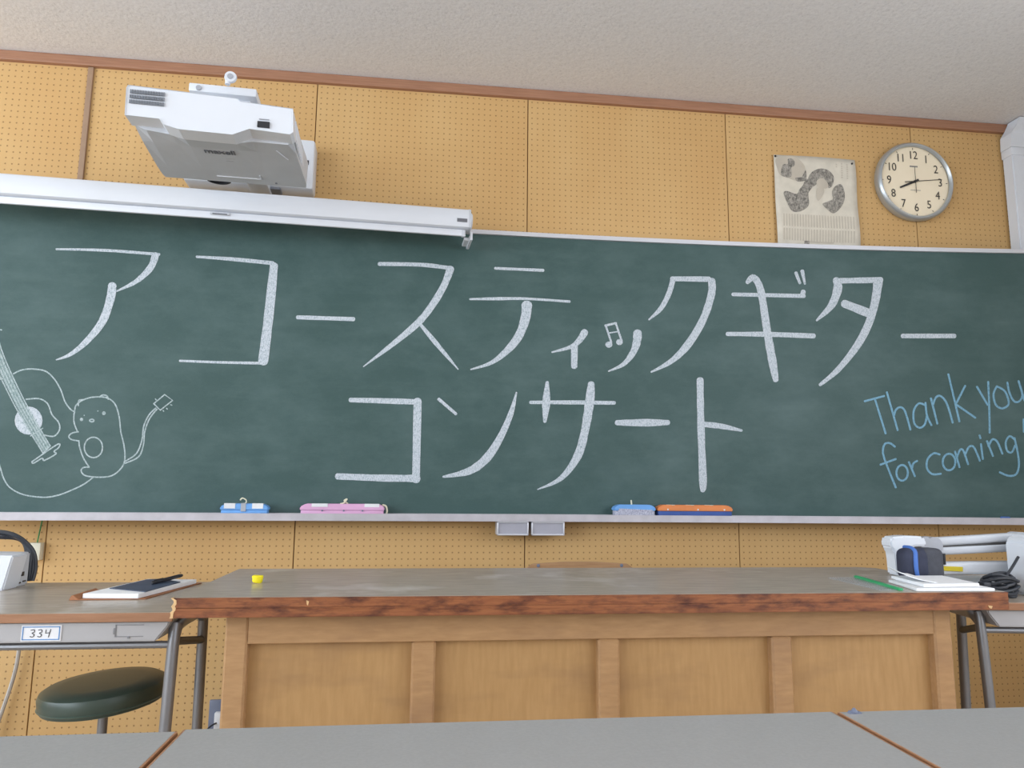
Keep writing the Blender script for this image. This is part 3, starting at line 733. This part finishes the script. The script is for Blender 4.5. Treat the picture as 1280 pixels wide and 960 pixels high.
bm = nb(); prism(bm, [(x-.002, z) for x, z in lf]+[(x+.003+random.uniform(0, .003), z) for x, z in reversed(lf)], 'y', TY0-.0006, TY0+.020); obj('chipped_corner', bm, 'chip', td, world=True)
for cx, cz, w, hgt in ((-.257, .735, .006, .012), (1.43, .711, .012, .008)):
    bm = nb(); prism(bm, [(cx-w/2, cz+hgt/2), (cx+w/2, cz+hgt*.3), (cx+w*.2, cz-hgt/2), (cx-w*.2, cz-hgt*.3)], 'y', TY0-.0008, TY0+.002); obj('chip_mark', bm, 'chip', td, world=True)
for xe, s in ((TX0, 1), (TX1, -1)):
    bm = nb(); box(bm, min(xe, xe+s*.02)+ (.010 if s > 0 else 0), max(xe, xe+s*.02), TY0+.024, TY1-.03, TZ-.044, TZ-.031, .001); obj('edge_strip', bm, 'edge', td, world=True)
FY = 1.80
bm = nb(); box(bm, -.398, 1.319, FY, FY+.036, .634, TZ-.044, .0015); obj('top_rail', bm, 'veneer', td, world=True)
for xa, xb in ((-.449, -.398), (1.319, 1.369)):
    bm = nb(); box(bm, xa, xb, FY-.002, FY+.05, 0, TZ-.044, .005, seg=1); obj('corner_post', bm, 'veneer', td, world=True)
for xa, xb in ((-.021, .036), (.431, .485), (.877, .931)):
    bm = nb(); box(bm, xa, xb, FY, FY+.036, .10, .634, .005, seg=1); obj('stile', bm, 'veneer', td, world=True)
for xa, xb in ((-.398, -.021), (.036, .431), (.485, .877), (.931, 1.319)):
    bm = nb(); box(bm, xa, xb, FY+.026, FY+.034, .10, .634); obj('front_panel', bm, 'panel', td, world=True)
bm = nb(); box(bm, -.398, 1.319, FY, FY+.024, .0, .10, .0015); obj('bottom_rail', bm, 'veneer', td, world=True)
for xa, xb in ((-.446, -.424), (1.344, 1.366)):
    bm = nb(); box(bm, xa, xb, FY+.05, 2.26, .0, TZ-.044, .0015); obj('side_panel', bm, 'panel', td, world=True)

# ------------------------------------------------------------------ student desks
def student_desk(label, xc, yf, w, d, h, kind, group=None, rot=0, rl=.30, rdx=0.0):
    t = thing('student_desk', label, 'desk', (xc, yf, 0), rot, group)
    rl = rl if kind == 'wood' else d-.05
    hw = w/2
    if kind == 'wood':
        bm = nb(); box(bm, -hw, hw, .004, d, h-.020, h, .003); top = obj('desk_top', bm, 'wood_top', t)
        bm = nb(); box(bm, -hw, hw, 0, .006, h-.021, h-.0006, .002); obj('front_edge', bm, 'desk_edge', top)
        tz = h-.021
        bm = nb(); prism(bm, [(-hw+.008, tz), (hw-.008, tz), (hw-.012, tz-.012), (hw-.038, tz-.046), (-hw+.038, tz-.046), (-hw+.012, tz-.012)], 'y', .012, .34, .003)
        tray = obj('book_tray', bm, 'steel', t)
        zz = tz-.06
    else:
        bm = nb(); box(bm, -hw+.0018, hw-.0018, 0, d, h-.022, h, .0008); top = obj('desk_top', bm, 'grey_top', t)
        for s in (-1, 1):
            bm = nb(); box(bm, min(s*(hw-.0018), s*hw), max(s*(hw-.0018), s*hw), 0, d, h-.022, h-.0002); obj('side_band', bm, 'band', top)
        for ya, yk in ((-.0015, 0), (d, d+.0015)):
            bm = nb(); box(bm, -hw, hw, ya, yk, h-.022, h-.002); obj('end_band', bm, 'band', top)
        tz = h-.022
        bm = nb(); prism(bm, [(-hw+.04, tz), (hw-.04, tz), (hw-.06, tz-.09), (-hw+.06, tz-.09)], 'y', .03, .36, .003); tray = obj('book_tray', bm, 'steel', t)
        zz = tz-.105
    rp = .0135
    for s in (-1, 1):
        x = s*(hw-(.008 if kind == 'wood' else .022)); xr = x+s*rdx; zt = h-.040 if kind == 'wood' else h-.038
        pts = smooth_pts([(x, .004, .012), (x, .045, zt-.05), (x, .056, zt-.018), (x, .085, zt), (xr, rl-.06, zt), (xr, rl-.025, zt-.018), (xr, rl-.018, zt-.05), (xr, rl, .012)], 5)
        # straight legs: keep the end points exact
        bm = nb(); tube(bm, pts, rp, 12); fr = obj('side_frame', bm, 'pipe', t, smooth=True)
        for xx, yy in ((x, .004), (xr, rl)):
            bm = nb(); lathe(bm, [(0, 0), (.018, 0), (.018, .02), (.014, .03), (0, .03)], 14, T(xx, yy, 0)); obj('foot_cap', bm, 'dark', fr, smooth=True)
        bm = nb(); tube(bm, [(x, .02, .20), (xr, rl-.005, .20)], .011, 10); obj('foot_rail', bm, 'pipe', t, smooth=True)
        bm = nb(); tube(bm, [(x, .048, zt-.034), (xr, rl-.018, zt-.078)], .010, 10); obj('joint_rail', bm, 'pipe_dark', t, smooth=True)
    bm = nb(); tube(bm, [(-hw+(.012 if kind == 'wood' else .03), .046, zz), (hw-(.012 if kind == 'wood' else .03), .046, zz)], .0085, 10); obj('cross_bar', bm, 'pipe', t, smooth=True)
    return t, tray, tz
DH = .70
t, tray, tz = student_desk('old wooden-topped student desk numbered 334 at the left wall side', -.905, 1.838, .65, .56, DH, 'wood', 'steel-tray student desks')
# number plate and stamped latch on the tray front
tx = -.905; px0, px1 = -.913-tx, -.826-tx; zc0, zc1 = .637, .673
bm = nb(); box(bm, px0, px1, .0095, .0125, zc0, zc1, .0008); npl = obj('number_plate', bm, 'label', tray)
npl['label'] = 'white number plate with blue border'
bm = nb(); w = .0022
for q in ((px0+.003, px1-.003, zc1-.005, zc1-.003), (px0+.003, px1-.003, zc0+.003, zc0+.005), (px0+.003, px0+.005, zc0+.004, zc1-.004), (px1-.005, px1-.003, zc0+.004, zc1-.004)):
    box(bm, q[0], q[1], .0086, .0096, q[2], q[3])
obj('plate_border', bm, 'blue_line', npl)
bm = nb()
def pen(pts, r=.0009): tube(bm, [(p[0], .009, p[1]) for p in pts], r, 5)
cz = (zc0+zc1)/2; cx0 = px0+.026
def three(x): pen(smooth_pts([(x-.005, cz+.007, 0), (x+.002, cz+.008, 0), (x+.003, cz+.003, 0), (x-.002, cz+.0005, 0), (x+.003, cz-.003, 0), (x+.000, cz-.008, 0), (x-.006, cz-.007, 0)], 4))
three(cx0); three(cx0+.016)
pen([(cx0+.028, cz+.008), (cx0+.027, cz), (cx0+.035, cz+.001)]); pen([(cx0+.038, cz+.009), (cx0+.034, cz-.009)])
obj('handwritten_number', bm, 'black', npl)
bm = nb(); lx0, lx1 = -.709-tx, -.646-tx
for q in ((lx0, lx1, .670, .6715), (lx0, lx1, .644, .6455), (lx0, lx0+.0025, .644, .6715)): box(bm, q[0], q[1], .0105, .0125, q[2], q[3])
box(bm, lx0-.004, lx0+.001, .0095, .0125, .650, .664, .001); box(bm, lx0+.028, lx0+.034, .0095, .0125, .640, .645, .001)
obj('stamped_latch', bm, 'pipe', tray)
student_desk('wooden-topped student desk under the document camera on the right', 1.858, 1.833, .65, .56, DH, 'wood', 'steel-tray student desks', R(-8), .26, -.06)

FGZ = .745
lab = 'grey-topped desk in the foreground, '
student_desk(lab+'middle of the row of three', .117, .386, .722, .450, FGZ, 'grey', 'grey foreground desks')
student_desk(lab+'leftmost of the row of three', -.6095, .380, .722, .450, FGZ, 'grey', 'grey foreground desks')
student_desk(lab+'rightmost of the row of three', .8445, .384, .722, .450, FGZ, 'grey', 'grey foreground desks')
bm = nb(); lathe(bm, [(0, 0), (.0035, 0), (.004, .002), (.0025, .004), (.0015, .0055), (0, .006)], 14)
prism(bm, [(-.007, 0), (.0085, 0), (.006, .0022), (-.005, .0025)], 'y', -.003, .003)
o = obj('blue_clip', bm, 'slate', None, smooth=True); o.location = (.500, .828, FGZ); tag(o, 'small grey-blue clip at the far edge of the right foreground desk', 'clip')

# ------------------------------------------------------------------ stool under the left desk
st = thing('stool', 'round dark green vinyl stool under the left student desk', 'stool', (-.852, 2.19, 0))
tilt = T(0, 0, .405) @ Matrix.Rotation(R(-3.6), 4, 'Y') @ Matrix.Rotation(R(2), 4, 'X')
bm = nb(); lathe(bm, [(0, 0), (.138, 0), (.150, .004), (.155, .012), (.157, .038), (.152, .050), (.140, .057), (.10, .060), (0, .061)], 48, tilt); obj('seat', bm, 'green', st, smooth=True)
bm = nb(); lathe(bm, [(.155, .012), (.158, .0145), (.155, .017)], 48, tilt); obj('seat_piping', bm, 'green_side', st, smooth=True)
bm = nb(); tube(bm, [(0, 0, .10), (0, 0, .408)], .0125, 14); obj('column', bm, 'pipe', st, smooth=True)
bm = nb(); tube(bm, [(0, 0, .09), (0, 0, .28)], .02, 14); obj('column_sleeve', bm, 'pipe_dark', st, smooth=True)
for k in range(4):
    a = R(45+90*k); bm = nb(); tube(bm, smooth_pts([(0, 0, .14), (.06*math.cos(a), .06*math.sin(a), .12), (.17*math.cos(a), .17*math.sin(a), .02), (.19*math.cos(a), .19*math.sin(a), .010)], 4), .010, 10); obj('leg', bm, 'pipe', st, smooth=True)

# ------------------------------------------------------------------ chair behind the bench
ch = thing('wooden_chair', "plywood chair pushed in behind the teacher's bench", 'chair', (.535, 2.30, 0))
bm = nb(); pts = [(-.195, .52), (-.195, .71), (-.185, .728), (-.165, .742), (-.05, .7485), (.05, .7485), (.165, .742), (.185, .728), (.195, .71), (.195, .52)]
prism(bm, pts, 'y', .19, .202, .002); br = obj('backrest', bm, 'chair_wood', ch)
for s in (-1, 1):
    bm = nb(); lathe(bm, [(0, .003), (.004, .0025), (.006, 0), (0, 0)], 12, T(s*.145, .19, .736) @ UP); obj('rivet', bm, 'slate', br)
bm = nb(); box(bm, -.19, .19, -.19, .19, .40, .412, .004); obj('seat', bm, 'chair_wood', ch)
for s in (-1, 1):
    bm = nb(); tube(bm, smooth_pts([(s*.165, .21, 0), (s*.165, .205, .40), (s*.165, .212, .55), (s*.165, .213, .70)], 4), .010, 10); obj('leg', bm, 'pipe', ch, smooth=True)
    bm = nb(); tube(bm, [(s*.165, -.17, 0), (s*.165, -.16, .40)], .010, 10); obj('leg', bm, 'pipe', ch, smooth=True)
    bm = nb(); tube(bm, [(s*.165, -.165, .385), (s*.165, .205, .385)], .009, 10); obj('seat_rail', bm, 'pipe', ch, smooth=True)

# ------------------------------------------------------------------ small things on the bench
yc = nb(); lathe(yc, [(0, 0), (.010, 0), (.0125, .004), (.013, .016), (.011, .0175), (0, .017)], 16, Matrix.Rotation(R(8), 4, 'Y') @ Matrix.Scale(1.05, 4, (1, 0, 0)))
box(yc, -.012, .0145, -.008, .006, .011, .018, .002)
o = obj('yellow_eraser', yc, 'yellow', None, smooth=True); o.location = (-.424, 1.985, TZ+.001); tag(o, "small bright yellow stub at the left of the bench top", 'chalk stub')

def quad_sheet(name, pts, z, th, mat, parent=None, bev=0):
    bm = nb(); prism(bm, pts, 'z', z, z+th, bev); return obj(name, bm, mat, parent)
# plastic folder with green spine
fo = thing('plastic_folder', 'clear plastic folder with a green spine on the bench top', 'folder', (1.2, 1.9, TZ+.0005))
quad_sheet('clear_sleeve', [(-.035, .125), (.085, .135), (.025, -.128), (-.045, -.132)], 0, .0016, 'clear', fo)
bm = nb(); prism(bm, [(-.006, -.137), (.006, -.137), (.005, .137), (-.007, .137)], 'z', 0, .006, .001, T(.034, .0, 0) @ Matrix.Rotation(R(-10), 4, 'Z')); obj('spine', bm, 'green_pl', fo)
# two white booklets, the upper one with a lifted cover
b1 = thing('booklet', 'lower white booklet at the right end of the bench top', 'booklet', (1.345, 1.815, TZ+.0005), 0)
quad_sheet('pages', [(-.100, -.062), (.112, -.068), (.125, .11), (-.06, .11)], 0, .007, 'sheet', b1, .001)
b2 = thing('booklet', 'upper white booklet with lifted cover lying on the lower booklet', 'booklet', (1.345, 1.832, TZ+.0085), 0)
quad_sheet('pages', [(-.070, -.065), (.09, -.060), (.115, .11), (-.04, .11)], 0, .008, 'sheet', b2, .001)
bm = nb(); n = 8
for k, (oy) in enumerate((0,)):
    A = []; Bv = []
    for i in range(n+1):
        u = i/n; x = -.02-.058*u; z = .009+.020*u*u
        A.append((x-.005, -.055+.07*u, z)); Bv.append((x+.025, .105, z+.004))
    t = bmesh.new(); ra = [t.verts.new(c) for c in A]; rb = [t.verts.new(c) for c in Bv]; rc = [t.verts.new((c[0], c[1], c[2]+.0022)) for c in A]; rd = [t.verts.new((c[0], c[1], c[2]+.0022)) for c in Bv]
    for i in range(n):
        t.faces.new((ra[i], ra[i+1], rb[i+1], rb[i])); t.faces.new((rc[i], rd[i], rd[i+1], rc[i+1])); t.faces.new((ra[i], rc[i], rc[i+1], ra[i+1])); t.faces.new((rb[i], rb[i+1], rd[i+1], rd[i]))
    t.faces.new((ra[0], rb[0], rd[0], rc[0])); t.faces.new((ra[n], rc[n], rd[n], rb[n]))
    bmesh.ops.recalc_face_normals(t, faces=t.faces); merge(bm, t)
obj('lifted_cover', bm, 'sheet', b2)
# dark pouch with blue piping
po = thing('pouch', 'dark navy soft pouch with a blue strip beside the document camera', 'pouch', (1.4235, 1.985, TZ+.001), R(2))
bm = nb(); box(bm, -.060, .060, -.028, .032, 0, .088, .022, seg=4); obj('body', bm, 'navy_cloth', po, smooth=True)
bm = nb(); box(bm, -.004, .062, -.0305, .034, -.0005, .0885, .018, seg=4); obj('grey_half', bm, 'charcoal', po, smooth=True)
bm = nb(); tube(bm, smooth_pts([(-.028, -.026, .010), (-.034, -.030, .03), (-.034, -.030, .06), (-.030, -.024, .08), (-.03, -.008, .0885), (-.03, .02, .0885)], 4), .006, 8); obj('piping', bm, 'blue_strip', po, smooth=True)

# ------------------------------------------------------------------ document camera on the right desk
dc = thing('document_camera', 'white folded document camera arm lying over the right student desk', 'document camera', (1.80, 2.16, DH))
def lb(x, y, z): return (x-1.80, y-2.16, z-DH)
bm = nb(); box(bm, -.11, .13, -.09, .10, 0, .028, .010, seg=3); obj('base', bm, 'white', dc, smooth=True)
def arm(bm, p, q, hh, dd):
    p, q = Vector(lb(*p)), Vector(lb(*q)); v = q-p; L = v.length
    rot = v.to_track_quat('X', 'Z').to_matrix().to_4x4()
    box(bm, 0, L, -dd/2, dd/2, -hh/2, hh/2, min(hh, dd)*.3, Matrix.Translation(p) @ rot, 3)
bm = nb(); arm(bm, (1.50, 2.10, .766), (1.84, 2.11, .768), .040, .036); obj('lower_arm', bm, 'white', dc, smooth=True)
bm = nb(); arm(bm, (1.565, 2.082, .7685), (1.635, 2.083, .7655), .014, .003); sk = obj('yellow_sticker', bm, 'yellow_lab', dc)
bm = nb(); arm(bm, (1.55, 2.10, .846), (1.85, 2.105, .862), .026, .03); obj('upper_arm', bm, 'lite_pl', dc, smooth=True)
bm = nb(); arm(bm, (1.55, 2.10, .818), (1.84, 2.105, .830), .024, .03); obj('upper_arm', bm, 'lite_pl', dc, smooth=True)
bm = nb(); arm(bm, (1.555, 2.098, .831), (1.83, 2.10, .846), .010, .016); obj('arm_spring', bm, 'pipe_dark', dc)
bm = nb(); tube(bm, [lb(1.845, 2.085, .845), lb(1.845, 2.125, .845)], .032, 20); tube(bm, [lb(1.845, 2.12, .70), lb(1.845, 2.12, .85)], .02, 14); obj('shoulder_joint', bm, 'lite_pl', dc, smooth=True)
bm = nb(); tube(bm, [lb(1.545, 2.078, .835), lb(1.545, 2.122, .835)], .027, 20); tube(bm, [lb(1.515, 2.075, .843), lb(1.515, 2.12, .843)], .020, 16); obj('elbow_joint', bm, 'grey_pl', dc, smooth=True)
bm = nb(); tube(bm, [lb(1.552, 2.085, .782), lb(1.552, 2.085, .815)], .013, 14); tube(bm, [lb(1.572, 2.085, .780), lb(1.572, 2.085, .812)], .009, 10); obj('lens_knob', bm, 'dark', dc, smooth=True)
bm = nb()
hp_ = [(1.392, .852), (1.400, .862), (1.44, .866), (1.50, .864), (1.51, .852), (1.51, .836), (1.47, .834), (1.44, .826), (1.425, .80), (1.426, .7495), (1.408, .7495), (1.406, .80), (1.403, .822), (1.394, .832)]
prism(bm, [(x-1.80, z-DH) for x, z in hp_], 'y', 2.065-2.16, 2.115-2.16, .005); obj('camera_head', bm, 'white', dc, smooth=True)
# black cable bundle, white case at the frame edge
cbm = nb(); random.seed(3)
for k in range(7):
    rx, ry = .040+.006*(k % 3), .022+.003*(k % 2); zc = .008+.0085*k
    pts = [(rx*math.cos(a)+random.uniform(-.004, .004), ry*math.sin(a), zc+.006*math.sin(2*a+k)) for a in [2*math.pi*j/18 for j in range(18)]]
    tube(cbm, pts, .0052, 7, closed=True)
box(cbm, -.064, -.040, -.018, .008, .022, .044, .004)
tube(cbm, smooth_pts([(.02, 0, .055), (.05, .005, .085), (.075, .01, .112)], 5), .004, 7)
o = obj('cable_bundle', cbm, 'black_rubber', None, smooth=True); o.location = (1.655, 1.965, DH+.0005); tag(o, 'black coiled cable bundle in front of the document camera', 'cable')
wb = thing('white_case', 'white rounded equipment case at the far right on the student desk', 'equipment case', (1.868, 1.985, DH))
bm = nb(); prism(bm, [(-.112, 0), (.13, 0), (.13, .175), (-.06, .178), (-.095, .172), (-.113, .15)], 'y', -.06, .07, .008); obj('shell', bm, 'white', wb, smooth=True)
bm = nb(); box(bm, -.05, .10, -.0625, -.058, .03, .14, .004); obj('front_plate', bm, 'lite_pl', wb)

# ------------------------------------------------------------------ papers, book and pen on the left desk
fl = thing('brown_folder', 'brown card folder under the booklet on the left student desk', 'folder', (-.80, 2.20, DH+.0005))
quad_sheet('back_card', [(-.098, -.165), (.085, -.155), (.135, .155), (-.06, .17)], 0, .002, 'brown_file', fl)
bm = nb(); prism(bm, [(-.100, 0), (-.076, 0), (-.076, .003), (-.090, .012), (-.094, .012)], 'y', -.165, -.03, .001); obj('folded_flap', bm, 'brown_file', fl)
bk = thing('booklet', 'white booklet with dark navy cover on the brown folder', 'booklet', (-.79, 2.20, DH+.003))
quad_sheet('pages', [(-.083, -.150), (.058, -.160), (.115, .135), (-.03, .15)], 0, .012, 'sheet', bk, .001)
quad_sheet('cover', [(-.052, -.065), (.066, -.135), (.092, .06), (.012, .135), (-.022, .12)], .0125, .002, 'navy', bk)
pn = nb(); tube(pn, [(0, -.07, .0055), (0, -.066, .0055), (0, .06, .0055), (0, .07, .0055)], [.003, .0055, .0055, .004], 10)
box(pn, -.0012, .0012, -.06, -.02, .009, .0125)
o = obj('pen', pn, 'dark', None, smooth=True); o.location = (-.738, 2.27, DH+.0185); o.rotation_euler = (R(2), 0, R(-16)); tag(o, 'black pen lying across the navy booklet', 'pen')

# white device at the far left with black cables behind
dv = thing('white_device', 'white slanted equipment box at the far left on the student desk', 'equipment box', (-1.262, 2.27, DH))
bm = nb(); prism(bm, [(-.11, 0), (.106, 0), (.124, .095), (-.11, .1)], 'y', -.05, .03, .004); obj('front_shell', bm, 'white', dv, smooth=True)
bm = nb(); prism(bm, [(-.10, 0), (.1, 0), (.1, .094), (-.10, .098)], 'y', .0305, .09, .004); obj('rear_shell', bm, 'lite_pl', dv, smooth=True)
bm = nb(); box(bm, .1, .1025, .05, .062, .028, .040); box(bm, .1, .1025, .040, .048, .008, .012); box(bm, .1, .1025, .06, .075, .010, .014); obj('socket', bm, 'dark', dv)
cbl = nb(); random.seed(5)
for k in range(6):
    o1 = .006*k
    pts = smooth_pts([(-.16, .02-o1, .006+.004*k), (-.13, .0, .12+o1), (-.07, .01*math.sin(k), .150-o1*.4), (.0, -.008+.004*k, .142-.4*o1), (.048-o1*.5, 0, .10), (.060-o1, .006*math.cos(k), .05), (.058-o1*.8, .0, .0075)], 6)
    tube(cbl, pts, .0062, 7)
o = obj('cable_coil', cbl, 'black_rubber', None, smooth=True); o.location = (-1.215, 2.375, DH); tag(o, 'loops of thick black cable behind the white box at far left', 'cable')

# ------------------------------------------------------------------ wall fittings below the board
jb = thing('junction_box', 'cream junction box with a green wire under the chalkboard', 'junction box', (-1.438, WY-.001, .712))
bm = nb(); box(bm, -.027, .024, -.030, 0, 0, .064, .003); obj('box', bm, 'white_warm', jb, smooth=True)
bm = nb(); tube(bm, smooth_pts([(.003, -.012, .062), (.006, -.012, .09), (.008, -.010, .115), (.014, -.010, .16)], 5), .0024, 7); obj('earth_wire', bm, 'green_wire', jb, smooth=True)
bm = nb(); tube(bm, smooth_pts([(-1.46, 2.93, .63), (-1.452, 2.935, .45), (-1.458, 2.94, .33), (-1.485, 2.94, .20), (-1.52, 2.93, .06), (-1.55, 2.92, .010), (-1.46, 2.86, .008), (-1.38, 2.9, .008)], 8), .007, 8)
o = obj('grey_cable', bm, 'grey_wire', None, smooth=True, loc=(-1.5, 2.93, 0)); tag(o, 'grey cable hanging down the wall at the far left', 'cable')
bm = nb(); tube(bm, smooth_pts([(-1.66, 2.93, .40), (-1.60, 2.93, .30), (-1.56, 2.93, .19), (-1.57, 2.93, .10), (-1.60, 2.92, .03), (-1.64, 2.88, .008), (-1.7, 2.85, .008)], 8), .005, 8)
o = obj('black_cable', bm, 'black_rubber', None, smooth=True, loc=(-1.6, 2.93, 0)); tag(o, 'thin black cable curving down the wall at the left edge', 'cable')
so = thing('wall_socket', 'slate grey wall socket low beside the bench post', 'socket', (-.752, WY-.001, .075))
bm = nb(); box(bm, -.026, .040, -.012, 0, 0, .125, .004); obj('plate', bm, 'slate', so, smooth=True)
bm = nb(); box(bm, .0, .035, -.034, -.011, .02, .085, .004); obj('plug', bm, 'label', so, smooth=True)
bm = nb(); tube(bm, smooth_pts([(.012, -.03, .05), (-.01, -.05, .04), (-.04, -.05, .0), (-.06, -.05, -.068)], 6), .003, 7); obj('plug_cord', bm, 'black_rubber', so, smooth=True)
